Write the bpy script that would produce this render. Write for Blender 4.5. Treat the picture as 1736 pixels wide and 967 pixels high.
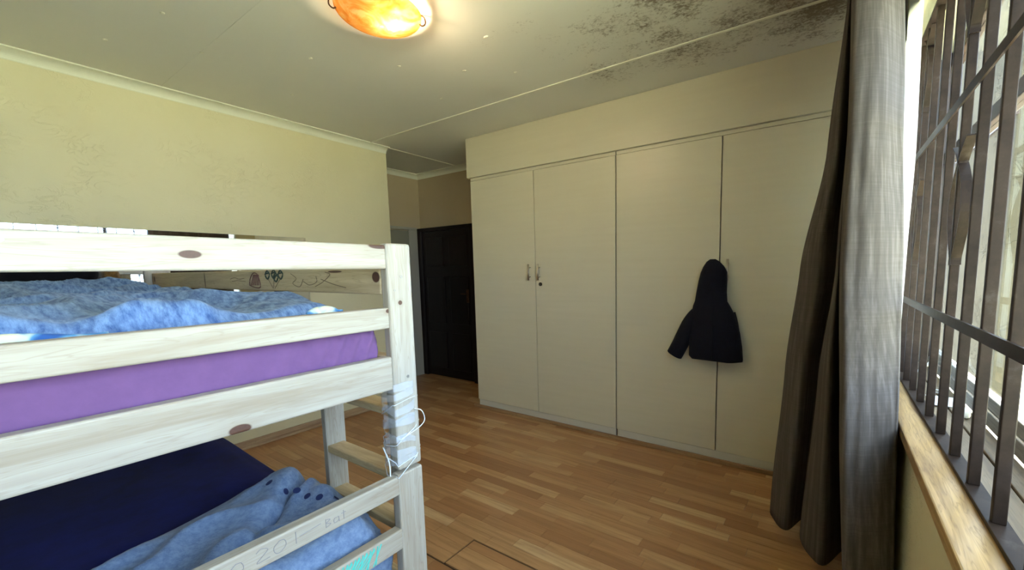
import bpy, bmesh, math, random
from math import sin, cos, pi, radians, sqrt, exp
from mathutils import Vector, Matrix, noise

random.seed(7)
for o in list(bpy.data.objects):
    bpy.data.objects.remove(o)
S = bpy.context.scene
COL = S.collection

# ------------------------------------------------------------------ camera
YAW, PITCH, ROLL = radians(33.1489), radians(-6.0365), radians(-0.908)
F, CX, CY = 692.945, 957.097, 530.142
fw = Vector((-sin(YAW)*cos(PITCH), cos(YAW)*cos(PITCH), sin(PITCH)))
rt = Vector((cos(YAW), sin(YAW), 0)); up = rt.cross(fw)
r2 = cos(ROLL)*rt + sin(ROLL)*up; u2 = -sin(ROLL)*rt + cos(ROLL)*up
cam_data = bpy.data.cameras.new('camera')
cam = bpy.data.objects.new('camera', cam_data); COL.objects.link(cam)
cam.matrix_world = Matrix(((r2.x, u2.x, -fw.x, 0), (r2.y, u2.y, -fw.y, 0), (r2.z, u2.z, -fw.z, 1.39), (0, 0, 0, 1)))
cam_data.sensor_width = 36; cam_data.sensor_fit = 'HORIZONTAL'
cam_data.lens = F/1736*36
cam_data.shift_x = (868-CX)/1736; cam_data.shift_y = (CY-483.5)/1736
cam_data.clip_start = 0.01
S.camera = cam

# ------------------------------------------------------------------ world, sun, exposure
W = bpy.data.worlds.new('sky'); S.world = W; W.use_nodes = True
bgn = W.node_tree.nodes['Background']
bgn.inputs[0].default_value = (0.64, 0.81, 1.0, 1); bgn.inputs[1].default_value = 7.2
sun_d = bpy.data.lights.new('sun', 'SUN'); sun_d.energy = 60; sun_d.angle = radians(2); sun_d.color = (1, .95, .85)
sun = bpy.data.objects.new('sun', sun_d); COL.objects.link(sun)
sun.rotation_euler = Vector((-.02, -.55, -.83)).to_track_quat('-Z', 'Z').to_euler()
portal_d = bpy.data.lights.new('window_portal', 'AREA'); portal_d.shape = 'RECTANGLE'
portal_d.size = 3.65; portal_d.size_y = 1.42; portal_d.cycles.is_portal = True
portal = bpy.data.objects.new('window_portal', portal_d); COL.objects.link(portal)
portal.location = (0.47, 0.87, 1.61)
portal.rotation_euler = Vector((-1, 0, 0)).to_track_quat('-Z', 'Z').to_euler()
S.view_settings.view_transform = 'Standard'; S.view_settings.look = 'None'
S.view_settings.gamma = 1; S.view_settings.use_curve_mapping = False
S.view_settings.exposure = 0.88

# ------------------------------------------------------------------ materials
def new_mat(name, base=(.8, .8, .8), rough=.6, metal=0, spec=.5):
    m = bpy.data.materials.new(name); m.use_nodes = True
    nt = m.node_tree; b = nt.nodes['Principled BSDF']
    b.inputs['Base Color'].default_value = (*base, 1); b.inputs['Roughness'].default_value = rough
    b.inputs['Metallic'].default_value = metal; b.inputs['Specular IOR Level'].default_value = spec
    return m, nt, b
def N(nt, t, **kw):
    n = nt.nodes.new(t)
    for k, v in kw.items():
        if k in n.inputs.keys() if hasattr(n, 'inputs') else False: n.inputs[k].default_value = v
        else: setattr(n, k, v)
    return n
def L(nt, a, b): nt.links.new(a, b)
def coords(nt, scale=(1, 1, 1), kind='Object', rnd=False, rot=(0, 0, 0)):
    mp = nt.nodes.new('ShaderNodeMapping'); mp.inputs['Scale'].default_value = scale; mp.inputs['Rotation'].default_value = rot
    if kind == 'Position':
        g = nt.nodes.new('ShaderNodeNewGeometry'); src = g.outputs['Position']
    else:
        t = nt.nodes.new('ShaderNodeTexCoord'); src = t.outputs[kind]
    if rnd:
        oi = nt.nodes.new('ShaderNodeObjectInfo'); ad = nt.nodes.new('ShaderNodeVectorMath'); ad.operation = 'ADD'
        ml = nt.nodes.new('ShaderNodeMath'); ml.operation = 'MULTIPLY'; ml.inputs[1].default_value = 37.0
        L(nt, oi.outputs['Random'], ml.inputs[0]); L(nt, src, ad.inputs[0]); L(nt, ml.outputs[0], ad.inputs[1]); src = ad.outputs[0]
    L(nt, src, mp.inputs[0]); return mp.outputs[0]
def noise_n(nt, vec, scale=5, detail=4, rough=.5, dist=0):
    n = nt.nodes.new('ShaderNodeTexNoise'); n.inputs['Scale'].default_value = scale; n.inputs['Detail'].default_value = detail
    n.inputs['Roughness'].default_value = rough; n.inputs['Distortion'].default_value = dist
    L(nt, vec, n.inputs['Vector']); return n.outputs['Fac']
def ramp(nt, fac, stops):
    r = nt.nodes.new('ShaderNodeValToRGB'); e = r.color_ramp.elements
    while len(e) < len(stops): e.new(.5)
    for i, (p, c) in enumerate(stops):
        e[i].position = p; e[i].color = (*c, 1) if len(c) == 3 else c
    L(nt, fac, r.inputs[0]); return r.outputs[0]
def grey(v): return (v, v, v)
def mixc(nt, fac, a, b, mode='MIX'):
    m = nt.nodes.new('ShaderNodeMix'); m.data_type = 'RGBA'; m.blend_type = mode
    for s, v in ((m.inputs[0], fac), (m.inputs[6], a), (m.inputs[7], b)):
        if hasattr(v, 'links'): L(nt, v, s)
        elif isinstance(v, (int, float)): s.default_value = v
        else: s.default_value = (*v, 1)
    return m.outputs[2]
def math_n(nt, op, a, b=None, c=None, clamp=False):
    m = nt.nodes.new('ShaderNodeMath'); m.operation = op; m.use_clamp = clamp
    for s, v in zip(m.inputs, (a, b, c)):
        if v is None: continue
        if hasattr(v, 'links'): L(nt, v, s)
        else: s.default_value = v
    return m.outputs[0]
def bump(nt, b, h, strength=.3, dist=.01):
    n = nt.nodes.new('ShaderNodeBump'); n.inputs['Strength'].default_value = strength; n.inputs['Distance'].default_value = dist
    L(nt, h, n.inputs['Height']); L(nt, n.outputs[0], b.inputs['Normal'])

def wood(name, axis, light, mid, dark, rough=.5, knots=(), sc=1.0, rnd=True):
    m, nt, b = new_mat(name, mid, rough)
    s = [16*sc]*3; s[axis] = 1.1*sc
    v = coords(nt, tuple(s), 'Object', rnd)
    f = noise_n(nt, v, 1.0, 5, .6, 1.2)
    c = ramp(nt, f, [(.28, dark), (.45, mid), (.62, light), (.8, mid)])
    s2 = [90*sc]*3; s2[axis] = 3*sc
    f2 = noise_n(nt, coords(nt, tuple(s2), 'Object', rnd), 1.0, 3, .6)
    c = mixc(nt, ramp(nt, f2, [(.40, grey(0)), (.75, grey(.45))]), c, dark)
    wv = noise_n(nt, v, 2.6, 2, .5, 2.0); c = mixc(nt, ramp(nt, wv, [(.46, grey(0)), (.5, grey(.5)), (.54, grey(0))]), c, dark)
    vo = coords(nt)
    for (p, r) in knots:
        sub = nt.nodes.new('ShaderNodeVectorMath'); sub.operation = 'SUBTRACT'; L(nt, vo, sub.inputs[0]); sub.inputs[1].default_value = p
        ml = nt.nodes.new('ShaderNodeVectorMath'); ml.operation = 'MULTIPLY'; L(nt, sub.outputs[0], ml.inputs[0]); ml.inputs[1].default_value = tuple(1/q for q in r)
        ln = nt.nodes.new('ShaderNodeVectorMath'); ln.operation = 'LENGTH'; L(nt, ml.outputs[0], ln.inputs[0])
        k = nt.nodes.new('ShaderNodeMapRange'); k.inputs[1].default_value = .85; k.inputs[2].default_value = 1.05; k.inputs[3].default_value = 1; k.inputs[4].default_value = 0
        L(nt, ln.outputs['Value'], k.inputs[0])
        kc = mixc(nt, noise_n(nt, vo, 220, 2), (.095, .036, .018), (.045, .016, .008))
        c = mixc(nt, k.outputs[0], c, kc)
        k2 = nt.nodes.new('ShaderNodeMapRange'); k2.inputs[1].default_value = 1; k2.inputs[2].default_value = 2.6; k2.inputs[3].default_value = .35; k2.inputs[4].default_value = 0
        L(nt, ln.outputs['Value'], k2.inputs[0])
        k3 = math_n(nt, 'MULTIPLY', k2.outputs[0], math_n(nt, 'SUBTRACT', 1.0, k.outputs[0]))
        c = mixc(nt, k3, c, dark)
    L(nt, c, b.inputs['Base Color']); bump(nt, b, f2, .15, .002)
    return m

PL, PM, PD = (.44, .415, .36), (.385, .35, .29), (.29, .235, .17)
BED0 = Vector((-2.2, .25, 0))
M = {}
M['pine_y'] = wood('pine along the foot', 1, PL, PM, PD, .5, [((1.14, .029, 1.431), (.05, .019, .0085)), ((1.14, .435, 1.463), (.05, .035, .009)), ((1.14, .448, 1.279), (.05, .006, .006)), ((1.14, .08, 1.055), (.05, .022, .012))])
M['pine_z'] = wood('pine upright', 2, PL, PM, PD, .5, [((1.14, .49, 1.30), (.05, .007, .007))])
M['pine_x'] = wood('pine along the side', 0, (.60, .50, .33), (.53, .43, .27), (.36, .27, .16), .55, [((1.083, .46, 1.376), (.02, .05, .017)), ((-1.131, .46, 1.369), (.012, .05, .018)), ((-.31, .46, 1.365), (.006, .05, .04)), ((.86, .46, 1.394), (.045, .05, .004))])
M['end_grain'] = wood('worn pine tread', 0, (.62, .50, .30), (.52, .40, .22), (.36, .26, .14), .5)
M['screw'] = new_mat('zinc screw', (.35, .33, .30), .4, .9)[0]
M['crayon_red'] = new_mat('red crayon', (.16, .07, .06), .8)[0]
M['crayon_green'] = new_mat('green crayon', (.035, .06, .05), .8)[0]
M['pencil'] = new_mat('pencil line', (.16, .12, .08), .8)[0]
M['pencil_pale'] = new_mat('pale pencil line', (.26, .25, .26), .8)[0]
M['crayon_teal'] = new_mat('teal crayon', (.10, .55, .48), .8)[0]

def plaster(name, c1, c2, bs=.5):
    m, nt, b = new_mat(name, c1, .55)
    v = coords(nt, (1, 1, 1), 'Position')
    c = mixc(nt, ramp(nt, noise_n(nt, v, 1.2, 4), [(.35, grey(0)), (.65, grey(1))]), c1, c2)
    L(nt, c, b.inputs['Base Color'])
    n1 = noise_n(nt, coords(nt, (9, 7, 13), 'Position'), 1.0, 5, .55, 1.6)
    rd = ramp(nt, n1, [(.47, grey(0)), (.5, grey(1)), (.53, grey(0))])
    msk = ramp(nt, noise_n(nt, v, 3.0, 3), [(.48, grey(0)), (.6, grey(1))])
    h = math_n(nt, 'MULTIPLY', rd, msk)
    h2 = math_n(nt, 'MULTIPLY_ADD', noise_n(nt, v, 22, 4), .35, h)
    bump(nt, b, h2, bs, .006)
    return m
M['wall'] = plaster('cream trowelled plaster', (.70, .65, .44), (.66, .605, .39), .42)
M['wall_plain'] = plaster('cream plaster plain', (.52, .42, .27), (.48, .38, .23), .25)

# ceiling with mould stains
m, nt, b = new_mat('ceiling board with mould', (.52, .52, .42), .6)
v = coords(nt, (1, 1, 1), 'Position')
base = mixc(nt, noise_n(nt, v, 1.5, 3), (.76, .75, .68), (.70, .69, .63))
sep = nt.nodes.new('ShaderNodeSeparateXYZ'); L(nt, v, sep.inputs[0])
def blob(cx, cy, rx, ry, amp):
    a = math_n(nt, 'POWER', math_n(nt, 'DIVIDE', math_n(nt, 'SUBTRACT', sep.outputs[0], cx), rx), 2.0)
    c = math_n(nt, 'POWER', math_n(nt, 'DIVIDE', math_n(nt, 'SUBTRACT', sep.outputs[1], cy), ry), 2.0)
    e = math_n(nt, 'POWER', 2.718, math_n(nt, 'MULTIPLY', math_n(nt, 'ADD', a, c), -1.0))
    return math_n(nt, 'MULTIPLY', e, amp)
den = None
for args in ((-.08, 2.5, .30, .42, .85), (-.28, 2.3, .22, .22, .5), (-.72, 2.52, .30, .26, .62), (-1.35, 2.55, .26, .20, .42), (-.95, 2.1, .55, .30, .40), (-1.55, 1.85, .30, .25, .22), (-2.05, 2.3, .14, .10, .30), (-.55, 1.9, .40, .22, .50), (-.7, 2.2, .8, .6, .16)):
    n_ = blob(*args); den = n_ if den is None else math_n(nt, 'ADD', den, n_)
fine = noise_n(nt, coords(nt, (42, 58, 10), 'Position'), 1.0, 6, .78, .5)
big = noise_n(nt, coords(nt, (5, 6, 5), 'Position'), 1.0, 4, .6, .3)
comb = math_n(nt, 'MULTIPLY_ADD', fine, .72, math_n(nt, 'MULTIPLY', big, .40))
thr = math_n(nt, 'SUBTRACT', .82, math_n(nt, 'MULTIPLY', math_n(nt, 'POWER', den, .5), .325))
mk = nt.nodes.new('ShaderNodeMapRange'); L(nt, math_n(nt, 'SUBTRACT', comb, thr), mk.inputs[0]); mk.inputs[1].default_value = 0; mk.inputs[2].default_value = .13
haze = math_n(nt, 'MULTIPLY', den, .38, clamp=True)
c = mixc(nt, haze, base, (.30, .24, .16))
c = mixc(nt, math_n(nt, 'MULTIPLY', mk.outputs[0], .85), c, (.13, .085, .04))
L(nt, c, b.inputs['Base Color']); bump(nt, b, noise_n(nt, v, 14, 4), .06, .01)
M['ceiling'] = m
M['cove'] = new_mat('painted cornice', (.76, .77, .65), .5)[0]
M['strip'] = new_mat('painted ceiling strip', (.74, .73, .62), .5)[0]
# wardrobe lacquer
m, nt, b = new_mat('cream lacquered board', (.62, .56, .40), .32)
v = coords(nt, (1, 1, 1), 'Position')
c = mixc(nt, noise_n(nt, coords(nt, (2, 2, 30), 'Position'), 1, 4), (.62, .58, .45), (.57, .53, .40))
L(nt, c, b.inputs['Base Color']); b.inputs['Roughness'].default_value = .36
bump(nt, b, noise_n(nt, coords(nt, (4, 4, 90), 'Position'), 1, 3), .02, .002)
M['lacquer'] = m
M['plinth'] = new_mat('grey white plinth paint', (.55, .53, .46), .55)[0]
M['gap'] = new_mat('dark gap', (.03, .025, .018), .8)[0]
M['nickel'] = new_mat('brushed nickel', (.55, .50, .42), .32, 1)[0]
M['dark_metal'] = new_mat('dark lock metal', (.06, .05, .04), .35, .8)[0]
M['skirting'] = wood('skirting wood', 0, (.42, .26, .13), (.34, .20, .10), (.2, .11, .05), .45)
M['skirting_y'] = wood('skirting wood along wall', 1, (.50, .36, .22), (.44, .30, .18), (.25, .15, .08), .45)
M['dark_wood'] = wood('dark stained door wood', 2, (.010, .004, .003), (.006, .0025, .002), (.003, .0015, .0015), .45)
M['greige'] = new_mat('grey green door paint', (.26, .25, .19), .5)[0]
M['jamb'] = new_mat('pale grey jamb paint', (.40, .38, .32), .5)[0]

# laminate strips
m, nt, b = new_mat('beech laminate strip', (.45, .25, .1), .30)
oi = nt.nodes.new('ShaderNodeObjectInfo'); ge = nt.nodes.new('ShaderNodeNewGeometry')
rv = math_n(nt, 'FRACT', math_n(nt, 'ADD', oi.outputs['Random'], ge.outputs['Random Per Island']))
tint = ramp(nt, rv, [(0, (.33, .155, .062)), (.3, (.42, .215, .092)), (.6, (.46, .255, .112)), (.85, (.52, .31, .145)), (1, (.60, .40, .21))])
f = noise_n(nt, coords(nt, (2.2, 40, 1), 'Position'), 1, 5, .6, 1.0)
c = mixc(nt, ramp(nt, f, [(.35, grey(.55)), (.6, grey(0))]), tint, (.26, .125, .045))
L(nt, c, b.inputs['Base Color']); b.inputs['Roughness'].default_value = .33
bump(nt, b, f, .05, .002)
M['laminate'] = m
M['subfloor'] = new_mat('dark subfloor', (.05, .025, .012), .8)[0]

def fabric(name, c1, c2, sc=40, bs=.4, bd=.004, sheen=.3, rough=.9, aniso=(1, 1, 1)):
    m, nt, b = new_mat(name, c1, rough, 0, .2)
    v = coords(nt, aniso, 'Object')
    f = noise_n(nt, v, sc, 5, .65)
    L(nt, mixc(nt, ramp(nt, f, [(.35, grey(0)), (.65, grey(1))]), c2, c1), b.inputs['Base Color'])
    b.inputs['Sheen Weight'].default_value = sheen; b.inputs['Sheen Roughness'].default_value = .5
    bump(nt, b, f, bs, bd); return m
M['purple'] = fabric('purple sheet', (.158, .078, .20), (.14, .069, .18), 25, .1, .003, .1)
M['navy'] = fabric('navy velvet plush', (.002, .006, .115), (.001, .002, .06), 9, .2, .004, .04, .9)
M['fleece'] = fabric('light blue fleece', (.19, .27, .42), (.11, .17, .30), 55, .6, .006, .15)
M['terry'] = fabric('blue terry blanket', (.20, .33, .58), (.05, .11, .28), 26, .45, .008, .1, .95, (1, 2.6, 1))
m, nt, b = new_mat('floral lining', (.7, .75, .7), .8)
v = coords(nt, (1, 1, 1), 'Object')
L(nt, ramp(nt, noise_n(nt, v, 13, 2, .5, .5), [(.36, (.02, .10, .34)), (.44, (.10, .30, .55)), (.5, (.62, .72, .62)), (.6, (.70, .72, .50)), (.68, (.25, .42, .55))]), b.inputs['Base Color'])
M['floral'] = m
M['print'] = new_mat('navy print', (.01, .02, .09), .9)[0]
M['black_cloth'] = fabric('black cloth', (.004, .004, .006), (.002, .002, .003), 30, .3, .004, .05)
M['jacket'] = fabric('navy black padded cloth', (.005, .006, .014), (.003, .003, .008), 24, .4, .006, .05)
M['brown_cloth'] = fabric('brown gold patterned cloth', (.22, .12, .03), (.05, .025, .01), 28, .4, .004)
# curtain linen
m, nt, b = new_mat('grey brown linen', (.2, .17, .14), .85, 0, .2)
fv = noise_n(nt, coords(nt, (70, 70, 1.2), 'Object'), 1, 4, .6); fh = noise_n(nt, coords(nt, (3, 3, 260), 'Object'), 1, 3, .6)
fm = math_n(nt, 'MULTIPLY_ADD', fv, .78, math_n(nt, 'MULTIPLY', fh, .22))
L(nt, ramp(nt, fm, [(.36, (.070, .058, .050)), (.5, (.088, .074, .065)), (.62, (.12, .103, .092))]), b.inputs['Base Color'])
bump(nt, b, fm, .12, .001); M['linen'] = m
def translucent(name, col, mixf):
    m = bpy.data.materials.new(name); m.use_nodes = True; nt = m.node_tree; nt.nodes.remove(nt.nodes['Principled BSDF'])
    d = nt.nodes.new('ShaderNodeBsdfDiffuse'); t = nt.nodes.new('ShaderNodeBsdfTranslucent'); mx = nt.nodes.new('ShaderNodeMixShader')
    d.inputs[0].default_value = (*col, 1); t.inputs[0].default_value = (*col, 1); mx.inputs[0].default_value = mixf
    L(nt, d.outputs[0], mx.inputs[1]); L(nt, t.outputs[0], mx.inputs[2]); L(nt, mx.outputs[0], nt.nodes['Material Output'].inputs[0]); return m, nt, d, t
M['sheer'] = translucent('white net', (.88, .90, .90), .6)[0]
M['iron'] = None
m, nt, b = new_mat('brown painted iron', (.05, .035, .028), .5, 0, .12)
L(nt, ramp(nt, noise_n(nt, coords(nt, (1, 1, 1), 'Position'), 16, 5, .7), [(.3, (.018, .011, .008)), (.6, (.034, .022, .016)), (.78, (.065, .05, .042))]), b.inputs['Base Color'])
M['iron'] = m
M['sill'] = wood('worn oak sill', 1, (.52, .34, .15), (.40, .25, .10), (.16, .09, .035), .45, sc=1.4)
M['sill_out'] = wood('weathered outer sill', 1, (.22, .16, .09), (.17, .12, .065), (.09, .06, .035), .6, sc=1.2)
M['frame_brown'] = wood('brown window timber', 2, (.032, .015, .008), (.024, .011, .006), (.012, .005, .003), .5)
M['frame_brown_y'] = wood('brown window timber long', 1, (.05, .027, .016), (.036, .02, .012), (.018, .009, .006), .5)
M['frame_pale'] = wood('pale daylit timber', 1, (.30, .29, .27), (.26, .25, .23), (.16, .145, .13), .6)  # daylight on the window's bottom rail put into a pale timber colour
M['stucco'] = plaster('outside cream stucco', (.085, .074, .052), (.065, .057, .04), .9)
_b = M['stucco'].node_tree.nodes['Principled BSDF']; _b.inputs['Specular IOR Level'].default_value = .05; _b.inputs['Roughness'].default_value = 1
M['white_paint'] = new_mat('white paint', (.8, .8, .8), .5)[0]
M['wire'] = new_mat('dark wire', (.10, .12, .14), .5)[0]
# brick paving outside, and unseen ground tinted to bounce light onto the ceiling
m, nt, b = new_mat('outside ground tinted for bounce', (.2, .25, .08), .9)
v = coords(nt, (1, 1, 1), 'Position')
L(nt, ramp(nt, noise_n(nt, v, 1.4, 5), [(.35, (.29, .31, .19)), (.55, (.37, .38, .25)), (.7, (.45, .44, .31))]), b.inputs['Base Color']); M['bounce_ground'] = m
M['brick'] = new_mat('red paving', (.42, .16, .11), .8)[0]
M['mortar'] = new_mat('paving joint', (.35, .27, .22), .9)[0]
m, nt, b = new_mat('mirror', (.92, .93, .92), .02, 1); M['mirror'] = m
M['mirror_edge'] = new_mat('mirror glass edge', (.25, .32, .28), .2)[0]
def glassy(name, tint, ior=1.45):
    m = bpy.data.materials.new(name); m.use_nodes = True; nt = m.node_tree; nt.nodes.remove(nt.nodes['Principled BSDF'])
    t = nt.nodes.new('ShaderNodeBsdfTransparent'); g = nt.nodes.new('ShaderNodeBsdfGlossy'); mx = nt.nodes.new('ShaderNodeMixShader'); fr = nt.nodes.new('ShaderNodeFresnel')
    t.inputs[0].default_value = (*tint, 1); g.inputs['Roughness'].default_value = .02; fr.inputs[0].default_value = ior
    L(nt, math_n(nt, 'MULTIPLY', fr.outputs[0], .25), mx.inputs[0]); L(nt, t.outputs[0], mx.inputs[1]); L(nt, g.outputs[0], mx.inputs[2]); L(nt, mx.outputs[0], nt.nodes['Material Output'].inputs[0]); return m
M['pane'] = glassy('window glass', (.96, .98, .98))
# plastic wrap
m = bpy.data.materials.new('clear plastic wrap'); m.use_nodes = True; nt = m.node_tree; b = nt.nodes['Principled BSDF']
b.inputs['Base Color'].default_value = (.78, .84, .92, 1); b.inputs['Roughness'].default_value = .22; b.inputs['Alpha'].default_value = .22; M['plastic'] = m
m = bpy.data.materials.new('milky plastic string'); m.use_nodes = True; b = m.node_tree.nodes['Principled BSDF']
b.inputs['Base Color'].default_value = (.72, .78, .86, 1); b.inputs['Roughness'].default_value = .3; M['plastic_string'] = m
# lamp glass
m, nt, d, t = translucent('amber swirl glass', (1, .72, .35), .75)
v = coords(nt, (1, 1, 1), 'Object'); f = noise_n(nt, v, 9, 4, .55, 2.2)
cc = ramp(nt, f, [(.35, (.88, .50, .18)), (.5, (1, .70, .34)), (.62, (1, .88, .58))])
cd_ = mixc(nt, .52, cc, (0, 0, 0)); L(nt, cd_, d.inputs[0]); L(nt, cd_, t.inputs[0])
tp = nt.nodes.new('ShaderNodeBsdfTransparent'); L(nt, cc, tp.inputs[0]); mx2 = nt.nodes.new('ShaderNodeMixShader'); mx2.inputs[0].default_value = .32
out = nt.nodes['Material Output']; src = out.inputs[0].links[0].from_socket
L(nt, src, mx2.inputs[1]); L(nt, tp.outputs[0], mx2.inputs[2]); L(nt, mx2.outputs[0], out.inputs[0]); M['lampglass'] = m
m = bpy.data.materials.new('lit bulb'); m.use_nodes = True; b = m.node_tree.nodes['Principled BSDF']
b.inputs['Emission Color'].default_value = (1, .78, .45, 1); b.inputs['Emission Strength'].default_value = 14; M['bulb'] = m
M['brass_dark'] = new_mat('dark bronze clip', (.10, .05, .025), .4, .6)[0]

# ------------------------------------------------------------------ mesh helpers
def BM(): return bmesh.new()
def add_box(bm, x0, x1, y0, y1, z0, z1, bev=0, seg=2):
    t = bmesh.new(); bmesh.ops.create_cube(t, size=1)
    for v in t.verts:
        v.co = Vector(((x0+x1)/2 + v.co.x*(x1-x0), (y0+y1)/2 + v.co.y*(y1-y0), (z0+z1)/2 + v.co.z*(z1-z0)))
    if bev: bmesh.ops.bevel(t, geom=t.edges[:], offset=bev, segments=seg, affect='EDGES', profile=.5)
    me = bpy.data.meshes.new('t'); t.to_mesh(me); bm.from_mesh(me); bpy.data.meshes.remove(me); t.free(); return bm
def box(*a, **k): return add_box(BM(), *a, **k)
def add_tube(bm, pts, r, n=8, closed=False):
    pts = [Vector(p) for p in pts]; rings = []
    m = len(pts)
    ref = Vector((0, 0, 1))
    for i, p in enumerate(pts):
        a = pts[(i-1) % m] if (closed or i > 0) else p; c = pts[(i+1) % m] if (closed or i < m-1) else p
        d = (c-a).normalized()
        q = ref if abs(d.dot(ref)) < .95 else Vector((1, 0, 0))
        e1 = d.cross(q).normalized(); e2 = d.cross(e1)
        rr = r[i] if isinstance(r, (list, tuple)) else r
        rings.append([bm.verts.new(p + rr*(cos(2*pi*k/n)*e1 + sin(2*pi*k/n)*e2)) for k in range(n)])
    for i in range(m if closed else m-1):
        A, B = rings[i], rings[(i+1) % m]
        for k in range(n): bm.faces.new((A[k], A[(k+1) % n], B[(k+1) % n], B[k]))
    if not closed: bm.faces.new(rings[0][::-1]); bm.faces.new(rings[-1])
    return bm
def add_grid(bm, nu, nv, f, wrap=False):
    g = [[bm.verts.new(f(i/nu, j/nv)) for j in range(nv+1)] for i in range(nu+1)]
    for i in range(nu):
        for j in range(nv): bm.faces.new((g[i][j], g[i+1][j], g[i+1][j+1], g[i][j+1]))
    return bm
def add_lathe(bm, prof, c, n=40):
    rings = []
    for r, z in prof:
        rings.append([bm.verts.new((c[0]+r*cos(2*pi*k/n), c[1]+r*sin(2*pi*k/n), c[2]+z)) for k in range(n)])
    for A, B in zip(rings, rings[1:]):
        for k in range(n): bm.faces.new((A[k], A[(k+1) % n], B[(k+1) % n], B[k]))
    return bm
def add_rbox(bm, c, h, r, n=16, disp=None):
    c, h = Vector(c), Vector(h); t = bmesh.new(); bmesh.ops.create_cube(t, size=2)
    bmesh.ops.subdivide_edges(t, edges=t.edges[:], cuts=n, use_grid_fill=True)
    for v in t.verts:
        p = Vector((v.co.x*h.x, v.co.y*h.y, v.co.z*h.z))
        q = Vector([max(-(h[i]-r), min(h[i]-r, p[i])) for i in range(3)])
        d = p-q
        if d.length > 1e-6: p = q + d.normalized()*r
        v.co = c + p
        if disp: v.co += disp(v.co, p)
    me = bpy.data.meshes.new('t'); t.to_mesh(me); bm.from_mesh(me); bpy.data.meshes.remove(me); t.free(); return bm
def add_ribbon(bm, pts, wdir, w, th):
    """flat bar following pts; wdir = width direction, w width, th thickness"""
    pts = [Vector(p) for p in pts]; wd = Vector(wdir).normalized(); rings = []
    for i, p in enumerate(pts):
        d = (pts[min(i+1, len(pts)-1)]-pts[max(i-1, 0)]).normalized(); nrm = d.cross(wd).normalized()
        rings.append([bm.verts.new(p + sx*wd*w/2 + sy*nrm*th/2) for sx, sy in ((-1, -1), (1, -1), (1, 1), (-1, 1))])
    for A, B in zip(rings, rings[1:]):
        for k in range(4): bm.faces.new((A[k], A[(k+1) % 4], B[(k+1) % 4], B[k]))
    bm.faces.new(rings[0][::-1]); bm.faces.new(rings[-1]); return bm

ORG = {}
def obj(name, bm, mat, parent=None, smooth=False, org=None, label=None, solid=0):
    bmesh.ops.recalc_face_normals(bm, faces=bm.faces[:])
    o0 = ORG.get(parent.name, Vector()) if parent else Vector(org or (0, 0, 0))
    for v in bm.verts: v.co -= o0
    me = bpy.data.meshes.new(name); bm.to_mesh(me); bm.free()
    if smooth:
        for p in me.polygons: p.use_smooth = True
    me.materials.append(mat)
    o = bpy.data.objects.new(name, me); COL.objects.link(o)
    if parent: o.parent = parent; ORG[o.name] = o0
    else: o.location = o0; ORG[o.name] = o0
    if label: o['label'] = label
    if solid:
        md = o.modifiers.new('thickness', 'SOLIDIFY'); md.thickness = solid; md.offset = 0
    return o
def tag(o, label, cat, group=None):
    o['label'] = label; o['category'] = cat
    if group: o['group'] = group
    return o
def thing(name, label, cat, loc, group=None):
    o = bpy.data.objects.new(name, None); COL.objects.link(o); o.location = loc; o.empty_display_size = .1
    ORG[o.name] = Vector(loc); return tag(o, label, cat, group)
def struct(name, bm, mat, smooth=False, parent=None):
    o = obj(name, bm, mat, parent, smooth)
    if not parent: o['kind'] = 'structure'
    return o
def sstep(a, b, x):
    t = max(0, min(1, (x-a)/(b-a))); return t*t*(3-2*t)
def catmull(P, n):
    P = [Vector(p) for p in P]; out = []
    Q = [P[0]*2-P[1]]+P+[P[-1]*2-P[-2]]
    for i in range(1, len(Q)-2):
        for k in range(n):
            t = k/n; a, b, c, d = Q[i-1:i+3]
            out.append(.5*((2*b)+(c-a)*t+(2*a-5*b+4*c-d)*t*t+(3*b-a-3*c+d)*t**3))
    out.append(P[-1]); return out

# ------------------------------------------------------------------ room shell
ZC = 2.6456; XA = -3.8715; YA = 2.6363; XB = -4.629; YD = 3.597; XW = 0.22
floor = struct('floor', box(-4.9, XW+.02, -2.2, 3.7, -.06, -.006), M['subfloor'])
ceil = struct('ceiling', box(-4.9, .45, -2.3, 3.75, ZC, ZC+.08), M['ceiling'])
struct('wall_left', box(-4.9, XA, -2.2, YA, 0, ZC), M['wall'])
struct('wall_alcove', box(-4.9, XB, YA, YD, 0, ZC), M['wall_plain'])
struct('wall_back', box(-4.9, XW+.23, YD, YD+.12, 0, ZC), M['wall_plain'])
struct('wall_near', box(-4.9, XW+.23, -2.35, -2.2, 0, ZC), M['wall'])
WY0, WY1, WZ0, WZ1 = -1.0, 2.66, .855, 2.33
bm = box(XW, .45, -2.2, YD, 0, WZ0); add_box(bm, XW, .45, -2.2, YD, WZ1, ZC); add_box(bm, XW, .45, -2.2, WY0, WZ0, WZ1); add_box(bm, XW, .45, WY1, YD, WZ0, WZ1)
struct('wall_right', bm, M['wall'])

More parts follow.
